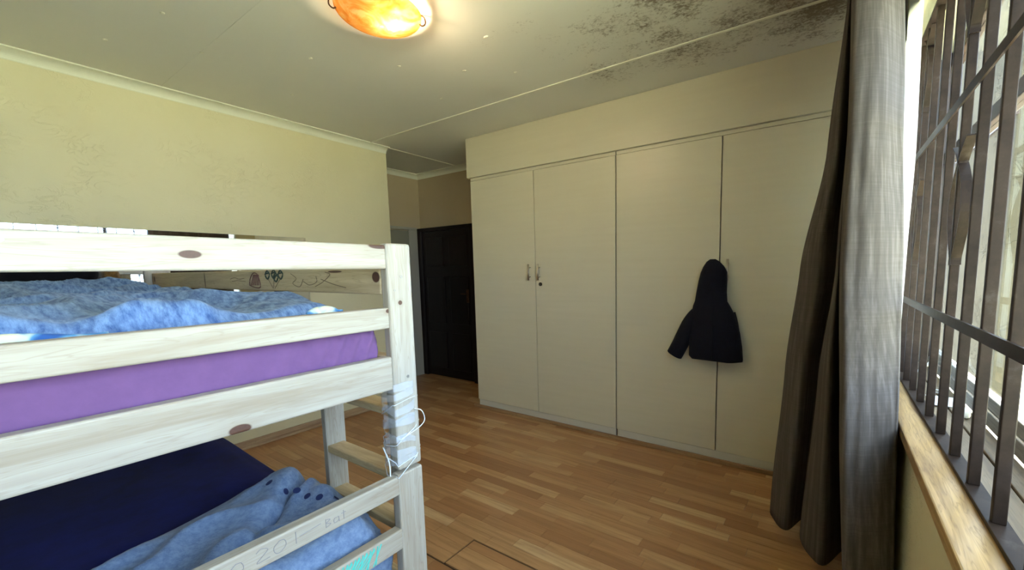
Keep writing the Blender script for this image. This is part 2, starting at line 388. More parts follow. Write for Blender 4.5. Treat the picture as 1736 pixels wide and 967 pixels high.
# laminate strips (three to a board)
unit = bpy.data.meshes.new('floor_strip')
t = bmesh.new(); add_box(t, 0, 1, 0, 1, 0, 1); t.to_mesh(unit); t.free(); unit.materials.append(M['laminate'])
rng = random.Random(3); SW = .2/3; strips = []
k0 = int((-2.2-1.4)/SW)-1
for k in range(k0, 34):
    y0 = 1.4+k*SW
    if y0 < -2.2 or y0+SW > YD+.03: continue
    y1 = min(y0+SW, YD-.001)
    xl = XB if y0 >= YA else XA
    x = xl+.003 - 0; first = True
    while x < XW-.002:
        ln = rng.choice((.28, .36, .43, .5, .62)) if not first else rng.uniform(.1, .5)
        first = False
        # the board end that has come up beside the bed
        if 0 <= 1.4-y0 < .2+1e-6 and abs(y0-1.4) > 1e-6 and x < -1.5 < x+ln: ln = -1.5-x
        x1 = min(x+ln, XW-.001)
        if XW-.001-x1 < .06: x1 = XW-.001
        strips.append((x, x1, y0, y1)); x = x1
def dist(s): return ((s[0]+s[1])/2)**2+((s[2]+s[3])/2)**2
def seen(s):
    xm, ym = (s[0]+s[1])/2, (s[2]+s[3])/2
    return ym > 1.08 and -4.6 < xm < .05 and (xm > -3.6 or ym > 2.0) and not (ym > 2.93 and xm > -2.95)
vis = sorted([s for s in strips if seen(s)], key=dist)[:300]; vs = set(vis)
for s in vis:
    o = bpy.data.objects.new('floor_strip', unit); COL.objects.link(o); o.parent = floor
    up_ = 0.0
    patch = -1.5 < s[0]+.001 and 1.2-1e-4 < s[2] < 1.4-1e-4
    g = .0007; x0 = s[0]; y0 = s[2]; x1 = s[1]; y1 = s[3]
    if patch:
        up_ = .004
        if abs(x0+1.5) < .002: x0 += .013
        if abs(y1-1.4) < 1e-3: y1 -= .012
    if abs(y1-1.2) < 1e-3 and -2.1 < x0 < -1.2: y1 -= .008
    o.location = (x0+g, y0+g, -.008+up_); o.scale = (x1-x0-2*g, y1-y0-2*g, .008+rng.uniform(-.0002, .0002))
bm = BM()
for s in strips:
    if s in vs: continue
    add_box(bm, s[0]+.0003, s[1]-.0003, s[2]+.0003, s[3]-.0003, -.008, 0)
o = obj('floor_strips', bm, M['laminate'], floor); o['kind'] = 'stuff'

# cornices
def cove_prof(n=8):
    pts = [(0, -.053), (.004, -.056)]
    for i in range(n+1):
        a = pi/2*i/n; pts.append((.068-.062*cos(a)+.0, -.05+.046*sin(a)) if False else (.006+.062*(1-cos(a)), -.052+.044*sin(a)))
    return pts+[(.075, -.008), (.075, 0), (0, 0)]
def extrude_prof(bm, prof, o, d, ln, nrm):
    o, d, nrm = Vector(o), Vector(d), Vector(nrm); A = [bm.verts.new(o+nrm*a+Vector((0, 0, b))) for a, b in prof]; B = [bm.verts.new(o+d*ln+nrm*a+Vector((0, 0, b))) for a, b in prof]
    n = len(prof)
    for k in range(n): bm.faces.new((A[k], A[(k+1) % n], B[(k+1) % n], B[k]))
    bm.faces.new(A[::-1]); bm.faces.new(B); return bm
struct('trim_1', extrude_prof(BM(), cove_prof(), (XA, -2.2, ZC), (0, 1, 0), YA+2.2, (1, 0, 0)), M['cove'])
struct('trim_2', extrude_prof(BM(), cove_prof(), (XB, YA, ZC), (0, 1, 0), YD-YA, (1, 0, 0)), M['cove'])
struct('trim_3', extrude_prof(BM(), cove_prof(), (XB, YD, ZC), (1, 0, 0), 1.62, (0, -1, 0)), M['cove'])
# ceiling cover strips and nail patches
obj('cover_strip', box(XA+.075, XW, 2.422, 2.440, ZC-.006, ZC, bev=.002), M['strip'], ceil)
obj('cover_strip', box(XA+.03, XA+.048, YA, YD-.07, ZC-.005, ZC), M['strip'], ceil)
obj('board_joint', box(XA+.075, XW, .945, .952, ZC-.0015, ZC), M['ceiling'], ceil)
for (nx, ny) in ((-2.62, 1.33), (-2.28, 1.68), (-2.0, 1.95), (-3.3, .62), (-3.05, .95), (-2.75, .72), (-2.45, 2.15), (-1.62, 1.75), (-1.75, 2.15), (-3.25, 1.5)):
    bm = BM(); bmesh.ops.create_uvsphere(bm, u_segments=8, v_segments=5, radius=1)
    for v in bm.verts: v.co = Vector((nx+v.co.x*rng.uniform(.012, .02), ny+v.co.y*.01, ZC+v.co.z*.004))
    obj('nail_patch', bm, M['strip'], ceil, True)
# baseboards
bm = box(XA, XA+.014, -2.2, YA, 0, .066, bev=.003); add_box(bm, XA+.014, XA+.028, -2.2, YA, 0, .018, bev=.004)
struct('baseboard_left', bm, M['skirting_y'])
struct('baseboard_wardrobe', box(-3.03, .15, 2.905, 2.919, 0, .033, bev=.004), M['skirting'])
struct('baseboard_right', box(XW-.014, XW, -2.2, 2.9, 0, .07, bev=.004), M['skirting_y'])

# doors in the alcove
d1 = struct('door_1', box(XB, XB+.02, YA+.02, 3.40, .005, 1.915, bev=.003), M['greige'])
obj('jamb', box(XB, XB+.035, 3.40, 3.52, 0, 1.93, bev=.003), M['jamb'], d1)
obj('header', box(XB, XB+.035, YA+.01, 3.52, 1.93, 1.962, bev=.004), M['jamb'], d1)
d2 = struct('door_2', box(-4.53, -3.66, 3.555, 3.575, .01, 1.90), M['dark_wood'])
for (x0, x1, z0, z1) in ((-4.47, -4.14, 1.45, 1.82), (-4.04, -3.72, 1.45, 1.82), (-4.47, -4.14, .72, 1.32), (-4.04, -3.72, .72, 1.32), (-4.47, -4.14, .12, .6), (-4.04, -3.72, .12, .6)):
    obj('panel', box(x0, x1, 3.543, 3.556, z0, z1, bev=.010, seg=2), M['dark_wood'], d2)
obj('frame', add_box(add_box(box(-4.628, -4.535, 3.53, YD, 0, 1.95, bev=.004), -4.628, -3.57, 3.53, YD, 1.905, 1.95, bev=.004), -3.655, -3.57, 3.53, YD, 0, 1.95, bev=.004), M['dark_wood'], d2)
hb = box(-3.745, -3.705, 3.536, 3.548, 1.0, 1.16, bev=.003); add_tube(hb, [(-3.725, 3.54, 1.11), (-3.725, 3.50, 1.11), (-3.80, 3.497, 1.11)], .008)
obj('handle', hb, M['brass_dark'], d2)

# ------------------------------------------------------------------ wardrobes
YF = 2.9192
def bar_handle(parent, x, z0, z1):
    bm = BM(); yy = YF-.032
    add_tube(bm, [(x, yy, z0), (x, yy, z1)], .0075, 10)
    for z in (z0+.03, z1-.03): add_tube(bm, [(x, yy, z), (x+.0, YF+.001, z)], .0045, 8)
    return obj('handle', bm, M['nickel'], parent, True)
def wardrobe(label, x0, x1, xs, wid):
    t = thing('wardrobe', label, 'wardrobe', ((x0+x1)/2, 3.2, 0))
    bm = box(x0+.004, x1-.004, YF+.022, YD-.002, .086, 2.272)
    obj('carcass', bm, M['gap'], t)
    obj('side_panel', box(x0+.001, x0+.016, YF+.020, YD-.002, .0, 2.276), M['lacquer'], t)
    obj('top_rail', box(x0+.004, x1-.002, YF+.004, YF+.022, 2.252, 2.277), M['lacquer'], t)
    obj('plinth', box(x0+.012, x1-.004, YF+.006, YF+.022, .0, .085, bev=.001), M['plinth'], t)
    doors = []
    for a, c in ((x0+.003, xs-.0035), (xs+.0035, x1-.003)):
        doors.append(obj('door', box(a, c, YF, YF+.018, .0885, 2.2486, bev=.0012, seg=1), M['lacquer'], t))
    return t, doors
w1, dd = wardrobe('left cream double-door wardrobe with two bar handles and a lock', -2.975, -1.422, -2.209, 1)
bar_handle(dd[0], -2.265, 1.297, 1.441); bar_handle(dd[1], -2.160, 1.297, 1.441)
bm = BM(); add_tube(bm, [(-2.155, YF+.001, 1.262), (-2.155, YF-.007, 1.262)], .0165, 20); obj('lock', bm, M['dark_metal'], dd[1], False, label='round dark lock')
w2, dd2 = wardrobe('right cream double-door wardrobe with the dark jacket hanging from it', -1.418, .145, -.642, 1)
bar_handle(dd2[1], -.585, 1.297, 1.441)
bm = BM(); add_tube(bm, [(-1.408, YF+.001, 2.05), (-1.408, YF-.004, 2.05)], .007, 10); 
bk = obj('bulkhead', box(-2.998, .20, 2.8992, YD-.002, 2.2782, ZC-.0015, bev=.0015, seg=1), M['lacquer'])
tag(bk, 'cream boxed bulkhead panel running above the wardrobe doors to the ceiling', 'bulkhead')
struct('wall_filler', box(.147, XW, 2.925, YD, 0, 2.277), M['lacquer'])

# ------------------------------------------------------------------ mirror on the left wall
mi = obj('wall_mirror', box(XA+.001, XA+.006, -.45, 1.80, .62, 1.697), M['mirror_edge'])
tag(mi, 'large frameless mirror fixed to the cream wall behind the bunk bed', 'mirror')
obj('glass_face', box(XA+.006, XA+.0068, -.449, 1.799, .621, 1.696), M['mirror'], mi, label='silvered reflecting face')

# ------------------------------------------------------------------ bunk bed
bed = thing('bunk_bed', 'pale pine wooden bunk bed with ladder standing at the left', 'bunk bed', BED0)
XF0, XF1 = -1.095, -1.06; XH0, XH1 = -3.415, -3.38; YS0, YS1 = .704, .785; YN0, YN1 = -.365, -.285
BV = .005
for (x0, x1) in ((XF0, XF1), (XH0, XH1)):
    for (y0, y1) in ((YS0, YS1), (YN0, YN1)):
        if x0 == XH0 and y0 == YS0: y0, y1 = .672, .79
        p = obj('post', box(x0, x1, y0, y1, .794, 1.472, bev=.008, seg=3), M['pine_z'], bed)
        if x0 == XF0 and y0 > 0:
            for (yy, zz, rr) in ((.748, 1.376, .0045), (.724, 1.337, .0035), (.752, 1.076, .0045)):
                bm = BM(); add_tube(bm, [(x1-.001, yy, zz), (x1+.0012, yy, zz)], rr, 12); obj('screw', bm, M['screw'], p)
        obj('lower_post', box(x0, x1, y0-.004, y1+.001, 0, .784, bev=.006, seg=2), M['pine_z'], bed)
def end_boards(x0, x1, ya, yb):
    r1 = obj('guard_rail', box(x0, x1, ya, yb, 1.399, 1.466, bev=BV, seg=3), M['pine_y'], bed)
    obj('guard_rail', box(x0, x1, ya, yb, 1.228, 1.288, bev=BV, seg=3), M['pine_y'], bed)
    obj('end_board', box(x0, x1, ya, yb, 1.047, 1.145, bev=BV, seg=3), M['pine_y'], bed)
    a = obj('lower_rail', box(x0, x1, ya, yb, .721, .779, bev=BV, seg=3), M['pine_y'], bed)
    c = obj('lower_rail', box(x0, x1, ya, yb, .548, .612, bev=BV, seg=3), M['pine_y'], bed)
    obj('lower_end_board', box(x0, x1, ya, yb, .30, .40, bev=BV, seg=3), M['pine_y'], bed)
    return r1, a, c
r1, r3, r4 = end_boards(XF0, XF1, YN1+.001, YS0-.001)
end_boards(XH0, XH1, YN1+.001, .671)
bm = BM(); add_tube(bm, [(XF1-.001, .06, 1.449), (XF1+.001, .06, 1.449)], .004, 12); obj('screw', bm, M['screw'], r1)
side = obj('side_guard_rail', box(XH1+.001, XF0-.001, YS0, .74, 1.325, 1.405, bev=.004), M['pine_x'], bed)
obj('side_guard_rail', box(XH1+.001, XF0-.001, -.32, YN1, 1.325, 1.405, bev=.004), M['pine_x'], bed)
for (y0, y1) in ((.70, .735), (-.32, YN1)):
    obj('side_board', box(XH1+.001, XF0-.001, y0 if y0 > 0 else -.32, y1, 1.047, 1.145, bev=.004), M['pine_x'], bed)
    obj('side_board', box(XH1+.001, XF0-.001, y0 if y0 > 0 else -.32, y1, .33, .42, bev=.004), M['pine_x'], bed)
for zz in (1.06, .36):
    for k in range(8):
        x = -3.25+k*.29; obj('slat', box(x, x+.07, YN1, .699, zz, zz+.02), M['pine_y'], bed)
# ladder
obj('ladder_stile', box(-1.585, -1.555, .741, .814, 0, 1.04, bev=.004), M['pine_z'], bed)
obj('ladder_stile', box(-1.160, -1.128, .741, .788, 0, 1.04, bev=.004), M['pine_z'], bed)
for zz in (.962, .746, .575, .35):
    obj('rung', box(-1.556, -1.159, .742, .805, zz-.026, zz, bev=.004), M['end_grain'], bed)
# drawings on the side guard rail (flat marks on the timber)
def strokes(name, segs, mat, parent, yy=None, xx=None, r=.0012):
    bm = BM()
    for s in segs:
        pts = [Vector((p[0], yy, p[1])) if yy is not None else Vector((xx, p[0], p[1])) for p in s]
        if len(pts) > 2: pts = catmull(pts, 4)
        add_tube(bm, pts, r, 5)
    o = obj(name, bm, mat, parent); o['kind'] = 'stuff'; return o
ys = YS0-.0003
strokes('crayon_house', [[(-2.0, 1.345), (-1.99, 1.372), (-1.955, 1.395), (-1.915, 1.385), (-1.90, 1.34), (-1.95, 1.337), (-2.0, 1.345)]] + [[(-1.985+i*.014, 1.345), (-1.955+i*.009, 1.388)] for i in range(6)], M['crayon_red'], side, yy=ys, r=.0022)
strokes('crayon_balloons', [[(x-.018, z), (x, z+.014), (x+.02, z), (x, z-.018), (x-.018, z), (x+.012, z+.006)] for x, z in ((-1.83, 1.388), (-1.775, 1.39), (-1.72, 1.388), (-1.76, 1.378))], M['crayon_green'], side, yy=ys, r=.003)
strokes('pencil_scribble', [[(-1.83, 1.375), (-1.79, 1.335)], [(-1.775, 1.375), (-1.785, 1.335)], [(-1.72, 1.375), (-1.775, 1.335)],
    [(-1.64, 1.39), (-1.60, 1.372), (-1.63, 1.355), (-1.58, 1.343), (-1.55, 1.37)], [(-1.55, 1.362), (-1.51, 1.35), (-1.46, 1.36), (-1.46, 1.38)], [(-1.47, 1.345), (-1.42, 1.36), (-1.37, 1.385), (-1.40, 1.393)], [(-1.43, 1.37), (-1.36, 1.355), (-1.28, 1.343)],
    [(-2.2, 1.37), (-2.15, 1.376), (-2.1, 1.37), (-2.05, 1.374)], [(-2.18, 1.36), (-2.12, 1.364), (-2.04, 1.36)]], M['pencil'], side, yy=ys)
# pencilled 201- Bat on the lower foot rail, teal scribble beneath
xs_ = XF1+.0003
def glyph(y, z, w, h, pts): return [(y+w*a, z+h*c) for a, c in pts]
two = [(0, .8), (.4, 1), (.9, .75), (.5, .4), (0, 0), (1, .05)]
zero = [(.5, 1), (0, .6), (.1, .1), (.5, 0), (1, .4), (.9, .9), (.5, 1)]
bb = [[(0, 0), (0, 1)], [(0, 1), (.8, .8), (.1, .5), (.9, .25), (0, 0)]]
aa = [[(.9, .9), (.1, .8), (.1, .1), (.9, .3), (.9, .9), (1, 0)]]
tt = [[(.5, 1.1), (.5, 0)], [(0, .8), (1, .8)]]
txt = [glyph(.285, .732, .025, .03, zero), glyph(.335, .738, .026, .030, two), glyph(.37, .738, .025, .028, zero), glyph(.412, .738, .01, .03, [(.5, 0), (.5, 1)]), [(.425, .752), (.475, .757)]]
for g in bb: txt.append(glyph(.487, .739, .014, .022, g))
for g in aa: txt.append(glyph(.507, .739, .014, .016, g))
for g in tt: txt.append(glyph(.527, .739, .012, .022, g))
strokes('pencil_writing', txt, M['pencil_pale'], r3, xx=xs_, r=.0009)
strokes('crayon_scribble', [[(.47+i*.012+.01*sin(i*3), .553), (.50+i*.011, .606)] for i in range(13)] + [[(.50+i*.01, .560), (.535+i*.011, .60)] for i in range(8)], M['crayon_teal'], r4, xx=xs_, r=.0022)

# mattresses
def wrk(p, q):
    d = Vector((0, 0, 0))
    if p.x > -1.25 and p.y > .3:
        k = sstep(.25, .68, p.y); d.x += .013*k*sin((p.y*1.0+(p.z-1.15)*-.5)*150)*(.5+.5*noise.noise(Vector((p.y*9, p.z*3, 0))))
    d.x += .003*noise.noise(Vector((p.y*7, p.z*5, 1)))
    return d
m1 = obj('mattress', add_rbox(BM(), (-2.235, .21, 1.16), (1.135, .488, .08), .035, 80, wrk), M['purple'], None, True)
tag(m1, 'mattress in a purple fitted sheet on the top bunk', 'mattress')
m2 = obj('mattress', add_rbox(BM(), (-2.24, .205, .465), (1.055, .455, .085), .05, 12), M['navy'], None, True)
tag(m2, 'thick mattress under the navy and light blue covers on the bottom bunk', 'mattress')

# top bunk blanket
def tb_h(x, y):
    n1 = noise.fractal(Vector((x*2.2, y*3.4, 1.7)), .8, 2.1, 4)
    rdg = (1-abs(noise.noise(Vector((x*3.1+y*1.5, y*4-x*1.2, 4.2)))))**2.2
    z = 1.254 + .020*n1 + .070*rdg
    z += .055*sstep(-2.3, -3.25, x)*(1-.45*sstep(.45, .66, y))
    z += .022*exp(-((x+1.35)/.14)**2-((y-.58)/.11)**2) + .03*exp(-((x+1.5)/.22)**2-((y-.22)/.16)**2)
    z += .016*exp(-((x+1.22)/.10)**2-((y-.02)/.25)**2)
    return max(z, 1.252)
def tb(u, v):
    y = -.24 + .90*v
    xe = -1.20 + .05*sin(y*7+.5) + .04*noise.noise(Vector((y*4, 3, 0)))
    xe = min(xe, -1.13)
    x = -3.18 + (xe+3.18)*u
    z = tb_h(x, y)
    e = max(sstep(.97, 1, u)*.7, sstep(.95, 1, v)*.5, sstep(.05, 0, v)*.5)
    z = z*(1-e) + 1.252*e
    return Vector((x, y, z))
bl = obj('blanket', add_grid(BM(), 200, 110, tb), M['terry'], None, True, solid=.014)
tag(bl, 'rumpled light blue blanket with a floral lining on the top bunk', 'blanket')
def lin(u, v):
    y = -.2 + .37*v; a = pi*(-.45+1.0*u)
    r = .020*(1-.5*sstep(.7, 1, v)) + .004*noise.noise(Vector((y*12, 0, 0)))
    xe = -1.145 + .012*noise.noise(Vector((y*6, 2, 0)))
    return Vector((xe+r*cos(a)*.7, y, 1.274+r*sin(a)))
obj('lining', add_grid(BM(), 14, 40, lin), M['floral'], bl, True, label='pale floral lining turned out at the edge', solid=.004)
def lin2(u, v):
    y = .52 + .11*v; a = pi*(-.5+1.1*u); r = .018*sin(pi*min(1, v*1.15+.0))**.5 if 0 < v < .87 else .003
    return Vector((-1.16+r*cos(a)-.15*(v-.5)*.2, y, 1.281+r*sin(a)))
obj('lining', add_grid(BM(), 12, 20, lin2), M['floral'], bl, True, label='pale floral lining turned out at the edge', solid=.004)

pl = obj('pillow', add_rbox(BM(), (-3.27, .16, 1.412), (.09, .315, .075), .07, 14), M['black_cloth'], None, True)
tag(pl, 'black pillow at the head of the top bunk', 'pillow')
def cd(p, q): return Vector((0, .008*noise.noise(p*14), 0))
cu = obj('cushion', add_rbox(BM(), (-3.28, .515, 1.375), (.075, .036, .07), .034, 10, cd), M['brown_cloth'], None, True)
tag(cu, 'small brown and gold patterned cushion beside the black pillow', 'cushion')

# bottom bunk covers
def nv_z(x, y): return .600 + .028*sstep(-1.6, -2.4, x)*sstep(.2, .65, y) + .006*noise.noise(Vector((x*3, y*4, 9)))
def nv(u, v):
    x = -3.25 + 1.74*u
    if v < .86:
        y = -.25 + .93*v/.86*1.0; y = min(y, .665); z = nv_z(x, y); y = -.25+ (.665+.25)*v/.86
        z = nv_z(x, y)
        k = sstep(.60, .665, y); z -= .012*k*k
    else:
        t_ = (v-.86)/.14; a = t_*pi/2; zz = nv_z(x, .665)-.012
        y = .665+.030*sin(a); z = zz-.030*(1-cos(a))-.09*t_*t_
    return Vector((x, y, z))
nb = obj('blanket', add_grid(BM(), 60, 60, nv), M['navy'], None, True, solid=.012)
tag(nb, 'smooth navy velvet blanket spread over the bottom bunk', 'blanket')
def lb_x(y):
    P = [(-.3, -1.42), (.16, -1.56), (.37, -1.64), (.53, -1.695), (.60, -1.69), (.68, -1.62)]
    for (a, b_), (c, d) in zip(P, P[1:]):
        if y <= c: return b_+(d-b_)*max(0, (y-a)/(c-a))
    return P[-1][1]
def lb(u, v):
    y = -.3 + 1.0*v; x0 = lb_x(y); xe = -1.175
    if u < .62:
        t_ = u/.62; x = x0+(xe-x0)*t_
        z = .622 + .012*sstep(0, .06, t_)
        z += .040*(1-abs(noise.noise(Vector((x*4.5-y*2, y*5+x*3, 2.2)))))**3*sstep(0, .2, t_)
        z += .058*exp(-(((x+1.55)+(y-.60)*.6)/.07)**2-((y-.60)/.09)**2) + .06*exp(-((x+1.38)/.055)**2-((y-.66)/.06)**2)
        z += .02*exp(-((x+1.46)/.05)**2-((y-.67)/.05)**2) - .045*exp(-(((x+1.42)+(y-.52)*.9)/.025)**2)*sstep(.35, .5, y)
        k = sstep(.62, .70, y); z -= .075*k
        z += .02*sstep(.8, 1, t_)*sin(y*24)
    else:
        t_ = (u-.62)/.38; yy = y
        xx = xe+.046*min(1, sin(min(1, t_*2.5)*pi/2)) + .010*sin(y*34+t_*4)*t_
        x = min(xx, -1.108); z1 = .634 + .02*sin(y*24) - .075*sstep(.62, .70, y) + .040*(1-abs(noise.noise(Vector((xe*4.5-y*2, y*5+xe*3, 2.2)))))**3
        z = z1 - .24*t_**1.3
        y = yy + .012*noise.noise(Vector((yy*8, t_*4, 5)))
    return Vector((x, y, z))
lbo = obj('blanket', add_grid(BM(), 110, 130, lb), M['fleece'], None, True, solid=.014)
tag(lbo, 'bunched light blue fleece blanket with navy dots at the foot of the bottom bunk', 'blanket')
for k, (u, v) in enumerate(((.10, .845), (.17, .85), (.245, .862), (.31, .878), (.36, .893), (.405, .91), (.43, .94))):
    p = lb(u, v); q = lb(u+.01, v)-p; s = lb(u, v+.01)-p; n_ = q.cross(s).normalized()
    n_ = n_ if n_.z > 0 else -n_
    bm = BM(); e1 = q.normalized(); e2 = n_.cross(e1); c0 = bm.verts.new(p+n_*.0095)
    ring = [bm.verts.new(p+n_*.0082+.011*cos(2*pi*i/12)*e1+.011*sin(2*pi*i/12)*e2) for i in range(12)]
    for i in range(12): bm.faces.new((c0, ring[i], ring[(i+1) % 12]))
    obj('dot', bm, M['print'], lbo)

# plastic wrapped round the bed post joint
wr = thing('plastic_wrap', 'clear plastic strips bound around the bed post joint', 'plastic wrap', (-1.09, .745, .92))
rg = random.Random(11)
def loop(z, tilt, off=0, tl=0):
    P = []
    x0, x1, y0, y1 = -1.166-off, -1.056+off, .699-off, .790+off
    for (x, y) in ((x1, y0), (x1, (y0+y1)/2), (x1, y1-.030), (x1-.02, y1), ((x0+x1)/2, y1), (x0, y1), (x0, (y0+y1)/2), (x0, y0+.03), ((x0+x1)/2, y0), (x1-.01, y0)):
        P.append(Vector((x, y, z+tilt*(y-.74)+tl*(x+1.1)+rg.uniform(-.004, .004))))
    return P
for k in range(9):
    z = .815+k*.029; P = loop(z, rg.uniform(-.25, .25), rg.uniform(0, .002), rg.uniform(-.2, .3)); w = rg.uniform(.012, .026)
    bm = BM(); n_ = len(P)
    P = P+[P[0]]
    rings = []
    for i, p in enumerate(P):
        ww = w*rg.uniform(.7, 1.2)
        rings.append([bm.verts.new(p+Vector((0, 0, ww/2))), bm.verts.new(p+Vector((0, 0, -ww/2)))])
    for A, B in zip(rings, rings[1:]): bm.faces.new((A[0], B[0], B[1], A[1]))
    obj('strip', bm, M['plastic'], wr, solid=.0012)
for (z, tilt, tl) in ((.892, .5, .2), (.985, .15, .5), (.835, .1, -.3), (.80, .7, .2)):
    P = loop(z, tilt, .002, tl); bm = BM(); add_tube(bm, P, .0013, 6, closed=True); obj('string', bm, M['plastic_string'], wr, True)
bm = BM(); add_tube(bm, catmull([(-1.056, .765, .972), (-1.05, .785, .962), (-1.052, .797, .935), (-1.052, .79, .918), (-1.053, .76, .905), (-1.053, .705, .893)], 5), .0015, 6); obj('string', bm, M['plastic_string'], wr, True)
bm = BM(); add_tube(bm, catmull([(-1.12, .694, .86), (-1.09, .692, .82), (-1.085, .69, .77), (-1.09, .692, .735)], 5), .002, 6); obj('string', bm, M['plastic_string'], wr, True)

# ------------------------------------------------------------------ jacket on the wardrobe handle
jk = thing('jacket', 'small dark navy hooded jacket hanging from the wardrobe door handle', 'jacket', (-.66, 2.86, .74))
rows = [(.757, -.80, -.468, .032), (.775, -.821, -.466, .042), (.86, -.82, -.473, .046), (.95, -.815, -.488, .05), (1.02, -.81, -.508, .052), (1.08, -.805, -.528, .052), (1.125, -.797, -.552, .050), (1.16, -.785, -.573, .048), (1.22, -.776, -.578, .050), (1.30, -.762, -.577, .052), (1.355, -.748, -.579, .048), (1.395, -.731, -.600, .040), (1.425, -.712, -.628, .03), (1.442, -.69, -.655, .016)]
bm = BM(); rings = []; n_ = 36
for i, (z, a, c, d) in enumerate(rows):
    cx_, hw = (a+c)/2, (c-a)/2; ring = []
    for k in range(n_):
        th = 2*pi*k/n_; cs, sn = cos(th), sin(th)
        px = cx_+hw*math.copysign(abs(cs)**.8, cs); py = 2.858-.0+d*math.copysign(abs(sn)**.9, sn)*(1.0 if sn < 0 else .75)
        nz = noise.noise(Vector((px*9, z*7, 3)))*.008 + .004*sin(z*90)*(1 if z < 1.12 else 0)
        py += (-abs(nz) if sn < 0 else 0)
        ring.append(bm.verts.new((px, min(py, YF-.004), z + (.006*sin(px*25) if i == 0 else 0))))
    rings.append(ring)
for A, B in zip(rings, rings[1:]):
    for k in range(n_): bm.faces.new((A[k], A[(k+1) % n_], B[(k+1) % n_], B[k]))
bm.faces.new(rings[-1]); bm.faces.new(rings[0][::-1])
o = obj('body', bm, M['jacket'], jk, True); 
bm = BM(); add_tube(bm, catmull([(-.755, 2.86, 1.09), (-.80, 2.86, 1.03), (-.845, 2.86, .94), (-.885, 2.86, .85), (-.915, 2.86, .79), (-.928, 2.86, .765)], 4), [.045+.012*min(1, i/6) for i in range(21)], 18)
for v in bm.verts: v.co.y = 2.865+(v.co.y-2.86)*.8
o = obj('sleeve', bm, M['jacket'], jk, True)
bm = BM(); add_tube(bm, catmull([(-.56, 2.885, 1.08), (-.54, 2.887, 1.0), (-.525, 2.888, .9), (-.52, 2.888, .81)], 4), .036, 14)
for v in bm.verts: v.co.y = 2.882+(v.co.y-2.888)*.6
obj('sleeve', bm, M['jacket'], jk, True)
bm = BM(); add_tube(bm, [( -.66, 2.842-.032, 1.26), (-.655, 2.81, 1.17), (-.65, 2.80, 1.0), (-.65, 2.802, .77)], .003, 6); obj('zip', bm, M['jacket'], jk, True)

# ------------------------------------------------------------------ ceiling lamp
LC = (-1.86, 1.275, ZC)
lp = thing('ceiling_light', 'lit amber glass bowl lamp with dark clips on the ceiling', 'ceiling light', LC)
bm = BM(); prof = []
R_ = .19
for i in range(13):
    a = pi/2*i/12; prof.append((max(.002, R_*sin(a)), -.024-.062*cos(a)))
add_lathe(bm, prof, LC, 48); obj('glass_bowl', bm, M['lampglass'], lp, True, solid=.005)
bm = BM(); add_lathe(bm, [(.001, -.022), (.10, -.022), (.105, -.018), (.105, 0)], LC, 32); obj('base_plate', bm, M['white_paint'], lp, True)
bm = BM(); bmesh.ops.create_uvsphere(bm, u_segments=16, v_segments=10, radius=.026)
for v in bm.verts: v.co = Vector((v.co.x*1.5, v.co.y, v.co.z*.8))+Vector((-1.80, 1.325, ZC-.046))
obj('bulb', bm, M['bulb'], lp, True)
for a in (54, 238, 326):
    ca, sa = cos(radians(a)), sin(radians(a)); bm = BM()
    pts = [(LC[0]+ca*(R_+d), LC[1]+sa*(R_+d), ZC+z) for d, z in ((-.05, -.001), (.006, -.006), (.018, -.020), (.018, -.040), (.004, -.052), (-.010, -.046))]
    add_tube(bm, catmull(pts, 4), .0034, 8); obj('clip', bm, M['brass_dark'], lp, True)
pd = bpy.data.lights.new('lamp_glow', 'POINT'); pd.energy = 22; pd.color = (1, .80, .52); pd.shadow_soft_size = .03
po = bpy.data.objects.new('lamp_glow', pd); COL.objects.link(po); po.location = (-1.80, 1.325, ZC-.075)

# ------------------------------------------------------------------ window
win = struct('window_1', box(.405, .45, WY1-.07, WY1, .90, WZ1, bev=.003), M['frame_brown'])
obj('jamb', box(.405, .45, WY0, WY0+.07, .90, WZ1, bev=.003), M['frame_brown'], win)
obj('reveal_lining', box(XW+.0, .405, WY1-.012, WY1, .90, WZ1), M['frame_brown'], win)
obj('bottom_rail', add_box(box(.41, .45, WY0+.07, WY1-.07, .90, .945, bev=.003), .418, .445, WY0+.07, WY1-.07, .945, .985, bev=.003), M['frame_pale'], win, label='bottom rail with daylight in its pale colour')
obj('transom', box(.41, .45, WY0+.07, WY1-.07, 1.845, 1.895, bev=.003), M['frame_brown_y'], win)
obj('top_rail', box(.41, .45, WY0+.07, WY1-.07, 2.27, WZ1, bev=.003), M['frame_brown_y'], win)
ml_ = (WY0+.07, .35, 1.30, WY1-.07)
for yy in ml_[1:3]: obj('mullion', box(.41, .45, yy-.02, yy+.02, .985, 2.27, bev=.003), M['frame_brown'], win)
for (z0, z1) in ((.985, 1.845), (1.895, 2.27)):
    for a, c in zip(ml_, ml_[1:]):
        obj('pane', box(.428, .431, a+.02, c-.02, z0, z1), M['pane'], win)
obj('outer_sill', add_box(box(.300, .355, WY0, WY1, .857, .893, bev=.003), .357, .409, WY0, WY1, .857, .897, bev=.003), M['sill_out'], win, label='weathered outer sill boards')
struct('trim_4', box(.199, .298, WY0-.1, 2.76, .855, .889, bev=.004), M['sill'])

